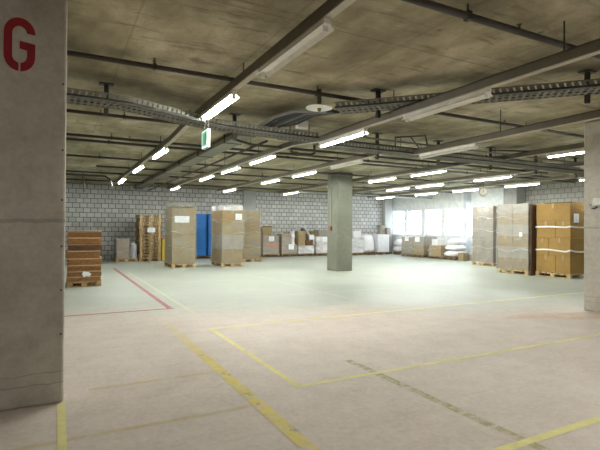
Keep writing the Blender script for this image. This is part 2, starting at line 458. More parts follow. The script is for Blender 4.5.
# ------------------------------------------------------------------ pallets
def make_pallet(w, d, label, mat='pallet_wood', group=None, axis='x'):
    """origin = near left corner; faces -Y and -X show three blocks and two openings"""
    t = thing('wooden_pallet', label, 'pallet', group=group)
    bm = BM()
    n = 6; L, W = (w, d) if axis == 'x' else (d, w)      # L: length of stringers and skids
    def bx(l0, w0, z0, l1, w1, z1):
        b = BM()
        if axis == 'x': box(b, l0, w0, z0, l1, w1, z1)
        else: box(b, w0, l0, z0, w1, l1, z1)
        return b
    bm.free(); bm = BM(); bw = L * .13
    for i in range(n):
        a = (L - bw) * i / (n - 1)
        if axis == 'x': box(bm, a, 0, .116, a + bw, d, .138)
        else: box(bm, 0, a, .116, w, a + bw, .138)
    obj('top_deck', bm, mat, t)
    for k in range(3):
        a = (W - .10) * k / 2
        obj('stringer_board', bx(0, a, .0955, L, a + .10, .1155), mat, t)
        obj('skid', bx(0, a, 0, L, a + .10, .022), mat, t)
        for q in range(3):
            c = (L - .12) * q / 2 ; obj('block', bx(c, a + .002, .0225, c + .12, a + .098, .095), mat, t)
    return t
def carton(name, x0, y0, z0, w, d, h, mat, label, group=None, tape='tape', front='-y', rz=0, cat='carton'):
    """cardboard box with slightly bulging walls, flaps' seam on top and tape running down the faces"""
    g = .004
    bm = BM(); box(bm, g, g, .0015, w - g, d - g, h - .0015)
    bmesh.ops.subdivide_edges(bm, edges=bm.edges[:], cuts=2, use_grid_fill=True)
    for v in bm.verts:
        k = random.uniform(-.004, .002)
        if v.co.z > .1 * h and v.co.z < .9 * h:
            v.co.x += k * (1 if v.co.x > w / 2 else -1) * 1; v.co.y += k * (1 if v.co.y > d / 2 else -1)
    o = obj(name, bm, mat, bevel=.006, loc=(x0, y0, z0)); o.rotation_euler = (0, 0, rz)
    tag(o, label, cat, group)
    if tape:
        bm = BM(); q = h * .27; e = .0012; prof = lambda L: [(-e, h - q), (-e, h + e * .6), (L + e, h + e * .6), (L + e, h - q), (L - g, h - q), (L - g, h - .003), (g, h - .003), (g, h - q)]
        if front == '-y': prism(bm, prof(d), lambda p: (w / 2 - .03, p[0], p[1]), lambda p: (w / 2 + .03, p[0], p[1]))
        else: prism(bm, prof(w), lambda p: (p[0], d / 2 - .03, p[1]), lambda p: (p[0], d / 2 + .03, p[1]))
        obj('tape', bm, tape, o)
    return o
def film(name, x0, y0, z0, x1, y1, z1, mat, label, amp=.012, cat='stretch film', cap=True, taper=0, res=.16):
    bm = BM()
    w, d, h = x1 - x0, y1 - y0, z1 - z0
    nu = [max(2, int(w / res)), max(2, int(d / res))]; nz = max(3, int(h / res))
    ring = [(i / nu[0] * w, 0) for i in range(nu[0])] + [(w, j / nu[1] * d) for j in range(nu[1])] \
        + [(w - i / nu[0] * w, d) for i in range(nu[0])] + [(0, d - j / nu[1] * d) for j in range(nu[1])]
    rows = []
    for k in range(nz + 1):
        z = h * k / nz; row = []
        for (x, y) in ring:
            ox = (x / w - .5) * 2; oy = (y / d - .5) * 2
            e = random.uniform(0, amp); s = 1 - taper * (k / nz) ** 2
            row.append(bm.verts.new((w / 2 + (x - w / 2) * s + ox * e, d / 2 + (y - d / 2) * s + oy * e, z + random.uniform(-.01, .01) * (0 < k < nz))))
        rows.append(row)
    n = len(ring)
    for a, b in zip(rows, rows[1:]):
        for i in range(n): bm.faces.new((a[i], a[(i + 1) % n], b[(i + 1) % n], b[i]))
    if cap: bm.faces.new(rows[-1])
    o = obj(name, bm, mat, smooth=False, loc=(x0, y0, z0))
    if h > .8 and name == 'stretch_film':
        for q in range(3 if h > 1.2 else 1):
            zc = h * (.28 + .27 * q) + random.uniform(-.08, .08); ph = random.uniform(0, 6)
            pts = [(-amp - .004, d * (1 - k / 8), zc + .05 * math.sin(ph + k * .9)) for k in range(9)] + [(w * k / 8, -amp - .004, zc + .05 * math.sin(ph + 8 * .9 + k * .7)) for k in range(1, 9)]
            bs = BM(); tube(bs, pts, [.002 + .005 * random.random() for _ in pts], 6); obj('film_fold', bs, 'film_milky', o)
    return tag(o, label, cat)
def sheet(x0, z0, x1, z1, y, label, rows=3):
    """paper notice fixed to a face that looks towards -Y"""
    bm = BM(); box(bm, x0, y - .0035, z0, x1, y - .001, z1); o = obj('hanging_notice', bm, 'paper'); tag(o, label, 'paper sheet')
    bm = BM(); w = x1 - x0; h = z1 - z0
    for i in range(rows):
        z = z0 + h * (.25 + .5 * i / max(1, rows - 1)); box(bm, x0 + w * .22, y - .0045, z - h * .03, x1 - w * (.25 + .1 * (i % 2)), y - .0034, z + h * .03)
    obj('print', bm, 'print_grey', o)
    return o
def sheet_x(y0, z0, y1, z1, x, label):
    bm = BM(); box(bm, x - .0035, y0, z0, x - .001, y1, z1); o = obj('hanging_notice', bm, 'paper'); tag(o, label, 'paper sheet')
    return o

P = make_pallet(.80, 1.2, 'x')
first = [P]
def pallet(x, y, label, z=0, w=.8, d=1.2, mat=None, group=None, rz=0, axis='x'):
    """copy of one of the pallet kinds"""
    key = (round(w, 2), round(d, 2), mat, axis)
    if key not in pallet.kinds:
        o = make_pallet(w, d, label, mat or 'pallet_wood', axis=axis); pallet.kinds[key] = o
        o.location = (x, y, z); o.rotation_euler = (0, 0, rz)
        if group: o['group'] = group
        return o
    return dup(pallet.kinds[key], (x, y, z), rz, label, group)
pallet.kinds = {}
for ch in list(P.children): bpy.data.objects.remove(ch)
bpy.data.objects.remove(P)
PH = .1395

# ---- stack behind the left pillar: mostly hidden
pallet(-.72, 12.35, 'pallet almost hidden behind the left pillar, under the film-wrapped cartons')
for k in range(2):
    carton('cardboard_box', -.70, 12.40, PH + k * .47, .84, .9, .465, 'cardboard_pink', ('lower', 'upper')[k] + ' carton almost hidden behind the left pillar')
carton('white_carton', -.2, 12.42, PH + .945, .395, .5, .27, 'carton_white', 'white box peeking out behind the left pillar above the brown boards', tape=None)
film('stretch_film', -.72, 12.38, PH, .165, 13.32, PH + .94, 'film_milky', 'film around the cartons almost hidden behind the left pillar')

# ---- brown board bundles on a pallet, beside the left pillar
BX, BY = .215, 12.06
pallet(BX, BY, 'pallet under the pile of brown cardboard bundles by the left pillar', w=.74, d=.74, mat='pallet_wood_old')
z = PH
seq = [(.10, 5, .0), (.12, 5, .01), (.13, 6, .0), (.145, 7, .015), (.165, 8, -.02), (.14, 6, .03), (.15, 6, .0), (.13, 6, .005)]
for i, (h, n, off) in enumerate(seq):
    h *= 1.085
    bm = BM(); th = h / n
    inset = .05 if i == 5 else 0
    for k in range(n):
        a = random.uniform(-.008, .008) + off; b = random.uniform(-.012, .012) + inset
        sag = .012
        zz = k * th
        # each sheet bows a little: corners curl
        nx = 6
        for q in range(nx):
            xa, xb = q / nx * .72 + a, (q + 1) / nx * .72 + a
            def cz(x): return zz + sag * math.sin(PI * (x - a) / .72) * (k / n) * .4
            hull8(bm, [(xa, b, cz(xa)), (xb, b, cz(xb)), (xa, .72 + b - inset, cz(xa)), (xb, .72 + b - inset, cz(xb)),
                       (xa, b, cz(xa) + th * .82), (xb, b, cz(xb) + th * .82), (xa, .72 + b - inset, cz(xa) + th * .82), (xb, .72 + b - inset, cz(xb) + th * .82)])
    o = obj('cardboard_bundle', bm, 'cardboard_dark' if i == 5 else ('sheet_brown' if i % 2 else 'sheet_brown'), loc=(BX + .01, BY, z))  # set-back bundle is darker: recess shade put into its colour
    tag(o, ORD[i + 1] + ' bundle of brown flattened cartons in the pile beside the left pillar', 'cardboard bundle', 'brown cardboard bundles by the left pillar')
    bm = BM(); box(bm, -.006 + off, -.004 + inset, h - th, .726 + off, .72, h - .002)
    obj('edge_sheet', bm, 'edge_board', o)
    z += h
bm = BM(); box(bm, BX - .01, BY - .01, z + .001, BX + .75, BY + .74, z + .022)
tag(obj('cover_board', bm, 'cardboard_grey', bevel=.004), 'grey cover board lying on top of the brown cardboard bundles', 'board')
bm = BM()
prism(bm, [(.58, .26), (.70, .24), (.76, .19), (.72, .13), (.66, .15), (.60, .12), (.56, .19)], lambda p: (BX - .24 + p[0] , BY - .022, p[1] + PH - .03), lambda p: (BX - .24 + p[0], BY - .014, p[1] + PH - .03))
tag(obj('hanging_paper_scrap', bm, 'paper'), 'torn white paper on the front of the brown cardboard bundles', 'paper scrap')

# ---- small brown load with grey canister at the back wall
pallet(2.14, 20.2, 'pallet under a brown carton and a grey canister by the back wall', w=.84, d=1.0)
carton('cardboard_box', 2.17, 20.25, PH, .50, .8, .80, 'cardboard_pink', 'brown film-wrapped carton beside the grey canister by the back wall')
film('stretch_film', 2.155, 20.235, PH, 2.685, 21.07, .965, 'film_haze', 'film round the brown carton beside the grey canister')
t = thing('plastic_canister', 'grey white canister next to the brown carton by the back wall', 'canister', (2.845, 20.42, PH))
bm = BM(); tube(bm, [(0, 0, 0), (0, 0, .02), (0, 0, .27), (0, 0, .29), (0, 0, .31), (0, 0, .56), (0, 0, .62)], [.13, .14, .14, .13, .14, .14, .09], 20); obj('body', bm, 'foam_grey', t)
bm = BM(); tube(bm, [(0, 0, .621), (0, 0, .66)], .05, 14); obj('cap', bm, 'plastic_white', t)

# ---- stack of empty pallets
for k in range(14):
    dx = random.uniform(-.015, .015)
    pallet(3.05 + dx, 20.2 + random.uniform(-.02, .02), ORD[k + 1] + ' pallet from the floor in the tall stack of empty pallets', z=k * .1395,
           w=.88, d=1.0, mat='pallet_wood_old' if k < 11 else 'pallet_wood', group='empty pallets stacked at the back wall', )
sheet(3.36, 1.22, 3.68, 1.42, 20.17, 'white paper notice on the stack of empty pallets')
# ---- yellow crates with red lid
for k in range(3):
    t = thing('yellow_crate', ['bottom', 'middle', 'top'][k] + ' yellow crate in the stack right of the empty pallets', 'crate', (4.02, 20.4, .02 + k * .315), group='yellow crates right of the empty pallets')
    bm = BM(); box(bm, 0, 0, 0, .42, .6, .27); obj('body', bm, 'crate_yellow', t, .01)
    bm = BM(); box(bm, -.012, -.012, .271, .432, .612, .314); obj('rim', bm, 'crate_yellow' if k < 2 else 'lid_red', t, .005)
bm = BM(); box(bm, 4.0, 20.38, 0, 4.44, 21.02, .019); tag(obj('base_board', bm, 'cardboard_dark'), 'dark board under the yellow crates', 'board')

# ---- tall wrapped stack (left of the blue crates)
def wrapped_stack(x, y, w, d, layers, mats, desc, top, filmm, prefix='tall', ny=2, nx=1, pz='pallet_wood', pw=None, pd=None):
    pallet(x - .01, y - .01, 'pallet under the ' + desc, w=round(w + .02, 2), d=round(d + .02, 2), mat=pz)
    z = PH; nl = len(layers)
    for k, h in enumerate(layers):
        m = mats[k % len(mats)]
        for j in range(ny):
            for i in range(nx):
                cw = w / nx; cd = d / ny
                pos = []
                if ny > 1: pos.append('front' if j == 0 else 'rear')
                if nx > 1: pos.append('left' if i == 0 else 'right')
                carton('cardboard_box', x + i * cw + (.006 if (k % 2) else .0), y + j * cd + (.004 if k % 3 == 1 else 0), z, cw - .006, cd - .004, h, m,
                       '%s %s carton of the %s' % (ORD[k + 1], ' '.join(pos) if pos else 'layer', desc), 'cartons in the ' + desc)
        z += h + .001
    film('stretch_film', x - .022, y - .022, PH + .0, x + w + .022, y + d + .022, z + .012, filmm, 'film wrapped round the ' + desc)
    return z
wrapped_stack(3.58, 16.48, .84, 1.22, [.52, .53, .52, .42], ['cardboard'], 'tall stack with the wide white notice', 0, 'film_clear')
carton('cardboard_box', 3.60, 16.50, 2.165, .80, 1.15, .13, 'cardboard_grey', 'shallow greyish carton on top of the stack with the wide notice')
film('plastic_bundle', 3.585, 16.485, 2.15, 4.415, 17.665, 2.31, 'film_haze', 'loose film over the top of the stack with the wide notice', cat='stretch film')
sheet(3.66, 1.60, 4.18, 1.83, 16.445, 'wide white notice on the tall wrapped stack left of the blue crates')

# ---- blue crates
bm = BM()
pallet(5.66, 21.13 - .03, 'dark pallet under the blue crates', w=1.1, d=.7, mat='cardboard_dark')
nb = 16; hb = 1.93 / nb
def blue_crate():
    t = thing('blue_crate', 'x', 'crate')
    bm = BM(); box(bm, .03, .03, 0, .49, .57, hb - .022); obj('body', bm, 'crate_blue', t)
    bm = BM(); box(bm, 0, 0, hb - .022, .52, .6, hb - .002); obj('rim', bm, 'crate_blue', t, .003)
    for a in (.04, .44):
        bm = BM(); box(bm, a, .010, .006, a + .03, .030, hb - .022); obj('rib', bm, 'crate_blue', t)
    return t
bc = blue_crate(); used = False
for c in range(2):
    for k in range(nb):
        lab = '%s blue crate from the floor in the %s column of crates' % (ORD[k + 1], ('left', 'right')[c])
        loc = (5.68 + c * .555, 21.12, PH + k * hb)
        if not used: bc.location = loc; bc['label'] = lab; bc['group'] = 'blue plastic crates'; used = True
        else: dup(bc, loc, None, lab, 'blue plastic crates')

# ---- second tall wrapped stack
z7 = wrapped_stack(5.33, 16.28, .83, 1.28, [.50, .50, .50, .42], ['cardboard', 'cardboard_grey', 'cardboard', 'cardboard_golden'], 'tall stack with the small square notice', 0, 'film_clear')
film('plastic_bundle', 5.42, 16.36, z7 + .014, 6.16, 16.98, z7 + .21, 'film_milky', 'front milky plastic bundle topping the stack with the square notice', cat='plastic bundle')
film('plastic_bundle', 5.33, 17.02, z7 + .014, 6.10, 17.55, z7 + .20, 'film_milky', 'rear milky plastic bundle topping the stack with the square notice', cat='plastic bundle')
sheet(5.83, 1.72, 6.09, 1.95, 16.245, 'small square white notice on the wrapped stack right of the blue crates')

# ---- brown stack without notice, behind
pallet(6.86, 18.16, 'pallet under the plain brown stack in front of the wall pillar', w=.86, d=.9)
z = PH
for k in range(9):
    carton('cardboard_box', 6.88 + random.uniform(-.008, .008), 18.18, z, .76, .86, .222, ('cardboard_mid', 'cardboard_olive', 'cardboard_mid')[k % 3],
           ORD[k + 1] + ' flat brown carton of the plain stack in front of the wall pillar', 'flat cartons in the plain brown stack')
    z += .2235
film('stretch_film', 6.86, 18.155, PH, 7.67, 19.07, z + .008, 'film_clear', 'film wrapped round the plain brown stack by the wall pillar', amp=.008)
pallet(7.70, 18.75, 'pallet of the lower stack squeezed right of the plain brown stack', w=.22, d=.8)
z = PH
for k in range(3):
    carton('cardboard_box', 7.70, 18.77, z, .20, .76, .52, 'cardboard_pink', ('lowest', 'middle', 'topmost')[k] + ' carton of the lower stack right of the plain brown stack', 'cartons in the lower stack'); z += .522

# ------------------------------------------------------------------ row of loads along the back wall
def pal(x, y, label, w=.9): return pallet(x, y, label, w=w, d=.8, mat='pallet_wood_dark')
GY = 20.98
mark = set(bpy.data.objects)
def shift(dx, dy):
    """slide everything built since the last call"""
    global mark
    for o in bpy.data.objects:
        if o not in mark and o.parent is None: o.location.x += dx; o.location.y += dy
    mark = set(bpy.data.objects)
Y0 = GY
# A1 : carton with orange tape, open carton on top
pal(9.12, Y0, 'pallet under the carton with the orange tape band')
carton('cardboard_box', 9.14, Y0 + .01, PH, .86, .7, .50, 'cardboard_pink', 'lower pinkish carton under the orange tape band', tape='cable_grey')
carton('cardboard_box', 9.14, Y0 + .01, PH + .502, .86, .7, .42, 'cardboard_pink', 'upper pinkish carton above the orange tape band', tape=None)
bm = BM(); box(bm, 9.125, Y0 - .006, PH + .46, 10.015, Y0 + .0, PH + .53); tag(obj('tape_band', bm, 'tape_orange'), 'orange tape band across the leftmost load at the back wall', 'tape')
t = thing('open_carton', 'brown open carton leaning on top of the leftmost back wall load', 'carton', (9.12, Y0 + .08, PH + .925))
bm = BM(); hull8(bm, [(0.05, 0, 0), (.48, 0, 0), (0.05, .4, 0), (.48, .4, 0), (-.02, 0, .40), (.52, 0, .42), (-.02, .4, .40), (.52, .4, .42)]); obj('body', bm, 'cardboard', t, .004)
bm = BM(); hull8(bm, [(-.02, -.005, .405), (.52, -.005, .425), (-.02, .0, .405), (.52, .0, .425), (-.05, -.10, .46), (.54, -.10, .47), (-.05, -.095, .465), (.54, -.095, .475)]); obj('flap', bm, 'cardboard_golden', t)
film('stretch_film', 9.13, Y0 - .012, PH, 10.012, Y0 + .73, PH + .921, 'film_haze', 'film round the leftmost load at the back wall', cap=False)
sheet(9.44, .78, 9.72, 1.02, Y0 - .03, 'white notice on the leftmost load at the back wall')
# A2
pal(10.14, Y0, 'pallet under the carton with an upright white roll')
carton('cardboard_box', 10.16, Y0 + .01, PH, .86, .7, .46, 'cardboard_pink', 'lower carton of the load with the upright white roll', tape='cable_grey')
carton('cardboard_box', 10.16, Y0 + .01, PH + .462, .56, .7, .42, 'cardboard_grey', 'upper carton left of the upright white roll')
t = thing('plastic_roll', 'upright white plastic roll standing on the second back wall load', 'roll', (10.85, Y0 + .2, PH + .463))
bm = BM(); tube(bm, [(0, 0, 0), (.01, 0, .4), (0, 0, .68)], [.12, .115, .11], 16); obj('body', bm, 'sack_white', t)
bm = BM(); tube(bm, [(0, 0, .681), (0, 0, .705)], .04, 12); obj('core', bm, 'cardboard_dark', t)
film('stretch_film', 10.145, Y0 - .012, PH, 11.04, Y0 + .73, PH + .46, 'film_haze', 'film round the second load at the back wall', cap=False)
bm = BM(); hull8(bm, [(10.12, Y0, PH + .885), (10.74, Y0, PH + .885), (10.12, Y0 + .7, PH + .885), (10.74, Y0 + .7, PH + .885), (10.18, Y0 + .05, PH + 1.0), (10.66, Y0 + .05, PH + .97), (10.18, Y0 + .6, PH + 1.0), (10.66, Y0 + .6, PH + .97)])
tag(obj('folded_cardboard', bm, 'cardboard_pink', bevel=.02), 'pinkish folded cardboard lying on top of the second back wall load', 'cardboard')
sheet(10.52, .36, 10.82, .62, Y0 - .03, 'white notice low on the second load at the back wall')
# A3 : cartons with a draped milky film sliding down to the right
pal(11.10, Y0, 'pallet under the load with the sliding white film')
carton('cardboard_box', 11.12, Y0 + .01, PH, .86, .7, .40, 'cardboard_grey', 'grey carton at the bottom under the sliding white film', tape=None)
o = carton('cardboard_box', 11.10, Y0 + .02, PH + .402, .42, .6, .74, 'cardboard', 'tall brown carton left of the sliding white film')
carton('cardboard_box', 11.56, Y0 + .02, PH + .402, .40, .6, .30, 'cardboard_dark', 'dark brown carton under the sliding white film')
def drape(pts, y0, y1, label, mat='film_milky', th=.03):
    bm = BM(); n = len(pts); lo = []; 
    m = 5; rows = []
    for s in (0, th):
        for (x, z) in pts:
            rows.append([bm.verts.new((x + s * .5 + random.uniform(-.012, .012), y0 + (y1 - y0) * j / m + random.uniform(-.01, .01), z + s + random.uniform(-.012, .012))) for j in range(m + 1)])
    for i in range(n - 1):
        for j in range(m):
            bm.faces.new((rows[i][j], rows[i + 1][j], rows[i + 1][j + 1], rows[i][j + 1]))
            bm.faces.new((rows[n + i][j], rows[n + i + 1][j], rows[n + i + 1][j + 1], rows[n + i][j + 1]))
        bm.faces.new((rows[i][0], rows[n + i][0], rows[n + i + 1][0], rows[i + 1][0])); bm.faces.new((rows[i][m], rows[n + i][m], rows[n + i + 1][m], rows[i + 1][m]))
    return tag(obj('plastic_sheet', bm, mat, smooth=True), label, 'plastic sheet')
drape([(11.13, PH + 1.16), (11.27, PH + 1.34), (11.46, PH + 1.30), (11.66, PH + 1.04), (11.86, PH + .80), (11.97, PH + .72), (12.0, PH + .45)], Y0 - .03, Y0 + .6, 'white plastic sheet sliding down over the third back wall load', 'sack_white')
film('stretch_film', 11.10, Y0 - .012, PH, 12.0, Y0 + .73, PH + .40, 'film_milky', 'film round the grey bottom carton of the third back wall load', cap=False)
sheet(11.70, .86, 11.98, 1.10, Y0 - .05, 'white notice hanging on the sliding white film')
# A4
pal(12.14, Y0, 'pallet left of the middle pillar under the pinkish carton', .8)
carton('cardboard_box', 12.16, Y0 + .01, PH, .76, .7, .86, 'cardboard_pink', 'tall pinkish carton just left of the middle pillar', tape=None)
carton('cardboard_box', 12.30, Y0 + .03, PH + .862, .6, .6, .36, 'cardboard_grey', 'grey carton on top of the tall pinkish one left of the middle pillar')
film('stretch_film', 12.145, Y0 - .01, PH, 12.935, Y0 + .73, PH + .86, 'film_milky', 'film round the pinkish carton left of the middle pillar', cap=False)
carton('cardboard_box', 12.035, Y0 + .3, 0.001, .09, .5, 1.28, 'cardboard_golden', 'narrow orange brown carton standing between two loads', tape=None)
sheet(12.52, .74, 12.82, .98, Y0 - .03, 'white notice on the load just left of the middle pillar')
shift(-.17, 0)
# right of the middle pillar
pal(13.76, Y0, 'pallet right of the middle pillar with white load', .76)
carton('cardboard_box', 13.77, Y0 + .01, PH, .74, .7, .46, 'carton_white', 'lower white carton directly right of the middle pillar')
carton('cardboard_box', 13.77, Y0 + .01, PH + .462, .74, .7, .36, 'cardboard_grey', 'grey carton directly right of the middle pillar')
carton('white_carton', 13.9, Y0 + .05, PH + .824, .5, .5, .34, 'carton_white', 'white carton topping the load directly right of the middle pillar', tape=None)
film('stretch_film', 13.755, Y0 - .01, PH, 14.525, Y0 + .73, PH + .82, 'film_milky', 'film round the load directly right of the middle pillar', cap=False)
shift(.25, -.28)
def sack(name, x, y, z, w, d, h, label, mat='sack_white', peak=.3, cat='sack', sq=.55):
    bm = BM(); bmesh.ops.create_icosphere(bm, subdivisions=3, radius=1)
    for v in bm.verts:
        c = v.co
        for a in range(3): c[a] = math.copysign(abs(c[a]) ** sq, c[a])
        k = 1 + random.uniform(-.025, .025)
        up = max(0, c.z)
        s = 1 - peak * up
        v.co = Vector((c.x * w / 2 * k * s, c.y * d / 2 * k * s, max(0, (c.z + 1) / 2 * h)))
    o = obj(name, bm, mat, smooth=True, loc=(x + w / 2, y + d / 2, z)); return tag(o, label, cat)
pal(14.76, Y0, 'pallet under the tied white bag by the back wall', .8)
sack('bulk_bag', 14.74, Y0 + .02, PH, .76, .7, .98, 'white bulk bag with a pointed top right of the middle pillar', peak=.22, cat='bag', sq=.33)
pal(15.70, Y0, 'pallet under the plain white cube by the back wall', .8)
carton('white_carton', 15.71, Y0 + .01, PH, .78, .7, .98, 'carton_white', 'plain white cube shaped carton at the back wall near the corner', tape=None)
for k in range(3):
    carton('cardboard_box', 16.53, Y0 + .28, .001 + k * .5, .24, .33, .498, 'cardboard_dark' if k < 2 else 'cardboard_grey', ('lowest', 'middle', 'topmost')[k] + ' dark carton in the narrow stack beside the corner pillar', 'narrow stack by the corner pillar', tape=None)
carton('cardboard_box', 16.15, Y0 + .42, PH + .985, .36, .3, .5, 'cardboard_grey', 'greyish carton standing on the white cube shaped carton')
shift(.06, -.28)
pal(16.80, 20.42, 'pallet with white sacks in the corner', .75)
sack('plastic_sack', 16.82, 20.44, PH, .7, .55, .34, 'lower white sack on the corner pallet')
sack('plastic_sack', 16.84, 20.46, PH + .343, .64, .5, .36, 'upper white sack on the corner pallet')

shift(.02, -.15)
# ------------------------------------------------------------------ loads along the window wall
def palr(x, y, label, d=.82): return pallet(x, y, label, w=1.0, d=d, mat='pallet_wood_dark', axis='y')
palr(16.25, 18.50, 'pallet under the leftmost brown load below the windows')
carton('cardboard_box', 16.27, 18.51, PH, .9, .8, .50, 'cardboard_grey', 'lower greyish carton of the leftmost load below the windows', tape='tape')
carton('cardboard_box', 16.27, 18.51, PH + .502, .9, .8, .38, 'cardboard_pink', 'upper pinkish carton of the leftmost load below the windows', tape='tape_orange')
film('stretch_film', 16.255, 18.495, PH, 17.185, 19.325, PH + .89, 'film_haze', 'film round the leftmost load below the windows')
sheet_x(18.75, .80, 19.05, 1.04, 16.235, 'white notice on the leftmost load below the windows')
palr(16.12, 17.52, 'pallet under the second load below the windows')
carton('cardboard_box', 16.14, 17.53, PH, .9, .8, .48, 'cardboard', 'lower brown carton of the second load below the windows', tape='tape_orange')
carton('cardboard_box', 16.14, 17.53, PH + .482, .9, .8, .42, 'cardboard_grey', 'upper grey carton of the second load below the windows')
film('stretch_film', 16.125, 17.515, PH, 17.055, 18.345, PH + .91, 'film_clear', 'film round the second load below the windows')
sheet_x(17.78, .78, 18.12, 1.03, 16.105, 'white notice on the second load below the windows')
bm = BM(); tube(bm, [(16.5, 17.36, 0), (16.5, 17.36, .04), (16.5, 17.36, .6), (16.5, 17.36, .66)], [.11, .12, .12, .05], 16)
tag(obj('fire_red_drum', bm, 'red_dark'), 'dark red drum between the brown loads below the windows', 'drum').name = 'red_drum'
palr(16.12, 16.36, 'pallet under the brown carton with a white box on it')
carton('cardboard_box', 16.14, 16.37, PH, .9, .8, .50, 'cardboard_golden', 'brown carton with a white box on top below the windows')
carton('white_carton', 16.2, 16.62, PH + .502, .5, .42, .30, 'carton_white', 'white box on the brown carton below the windows', tape=None)
film('stretch_film', 16.125, 16.355, PH, 17.055, 17.185, PH + .50, 'film_haze', 'film round the brown carton carrying the white box', cap=False)
palr(16.14, 15.50, 'pallet with white sacks before the window upright')
sack('plastic_sack', 16.15, 15.52, PH, .95, .80, .30, 'lowest white sack below the windows right of the white box')
sack('plastic_sack', 16.2, 15.54, PH + .303, .85, .76, .28, 'middle white sack below the windows right of the white box')
sack('plastic_sack', 16.3, 15.58, PH + .588, .75, .62, .26, 'topmost white sack below the windows right of the white box')
carton('cardboard_box', 16.22, 15.08, .001, .34, .3, .36, 'cardboard', 'small brown carton on the floor at the foot of the white sacks')
carton('cardboard_box', 16.62, 15.08, .001, .34, .3, .28, 'cardboard_pink', 'smaller pinkish carton on the floor at the foot of the white sacks')

# ------------------------------------------------------------------ big stacks on the right
def side_stack(x, y, w, d, layers, cols, desc, mats, filmm=None, amp=.014):
    pallet(x - .01, y - .01, 'pallet under the ' + desc, w=round(w + .02, 2), d=round(d + .02, 2), axis='y')
    z = PH
    for k, h in enumerate(layers):
        cc = cols[k % len(cols)]; yy = y
        for j, f in enumerate(cc):
            cd = d * f
            where = '' if len(cc) == 1 else ('right hand ' if j == 0 else 'left hand ')
            carton('cardboard_box', x + random.uniform(0, .008), yy, z, w, cd - .004, h, mats[k % len(mats)],
                   '%s %scarton of the %s' % (ORD[k + 1], where or 'wide ', desc), 'cartons in the ' + desc, front='-x')
            yy += cd
        z += h + .001
    if filmm: film('stretch_film', x - .02, y - .02, PH, x + w + .02, y + d + .02, z + .01, filmm, 'film wrapped round the ' + desc, amp)
    return z
side_stack(13.11, 8.21, .98, 1.08, [.52, .51, .50, .53], [(.42, .58), (.62, .38), (.42, .58), (1.0,)], 'golden strapped stack', ['cardboard_golden'])
bm = BM(); box(bm, 13.4, 8.35, 2.214, 14.0, 9.2, 2.25); tag(obj('cover_board', bm, 'cardboard_dark'), 'brown cover board on top of the golden strapped stack', 'board')
def strap(x0, y0, x1, y1, z, dz, label):
    """white band all round a stack, sagging a little"""
    bm = BM(); e = .008; h = .045; t = .003
    n = 8; pts = []
    for i in range(n): pts.append((x0 - e, y1 + e - (y1 - y0 + 2 * e) * i / n, z + dz * (math.sin(i / n * 5) * .25)))
    for i in range(n): pts.append((x0 - e + (x1 - x0 + 2 * e) * i / n, y0 - e, z + dz * (.25 - .6 * math.sin(PI * i / n))))
    pts += [(x1 + e, y0 - e, z + dz * .2), (x1 + e, y1 + e, z)]
    n = len(pts); vs = []
    cx, cy = (x0 + x1) / 2, (y0 + y1) / 2
    for p in pts:
        ox = t * (1 if p[0] > cx else -1); oy = t * (1 if p[1] > cy else -1)
        vs.append([bm.verts.new(q) for q in ((p[0], p[1], p[2]), (p[0], p[1], p[2] + h), (p[0] + ox, p[1] + oy, p[2] + h), (p[0] + ox, p[1] + oy, p[2]))])
    for i in range(n):
        a, b = vs[i], vs[(i + 1) % n]
        for k in range(4): bm.faces.new((a[k], a[(k + 1) % 4], b[(k + 1) % 4], b[k]))
    return tag(obj('packing_strap', bm, 'strap_white'), label, 'strap')
strap(13.11, 8.21, 14.10, 9.29, 1.48, .04, 'upper white strap round the golden stack')
strap(13.11, 8.21, 14.10, 9.29, .78, .09, 'lower white strap round the golden stack')
sheet(13.26, 1.63, 13.50, 1.89, 8.200, 'white notice on the narrow side of the golden stack')
side_stack(12.95, 9.44, .95, 1.13, [.37, .36, .35, .36, .35, .30], [(.5, .5)], 'grey filmed stack left of the golden one', ['cardboard_mid', 'cardboard_grey'], 'film_haze')
bm = BM(); box(bm, 12.96, 9.345, .001, 13.87, 9.365, 2.2); tag(obj('cover_board', bm, 'cardboard_dark'), 'added dark brown sheet standing for the shaded near side of the grey filmed stack', 'board')  # added sheet in dark brown for the filmed stack's brown, shaded near face
sheet_x(9.62, 1.20, 9.73, 1.33, 12.915, 'small pale notice on the grey filmed stack')
side_stack(14.80, 12.28, .95, 1.02, [.44, .44, .43, .44, .43], [(.48, .52)], 'dull filmed stack below the clock', ['cardboard_dull'], 'film_haze')

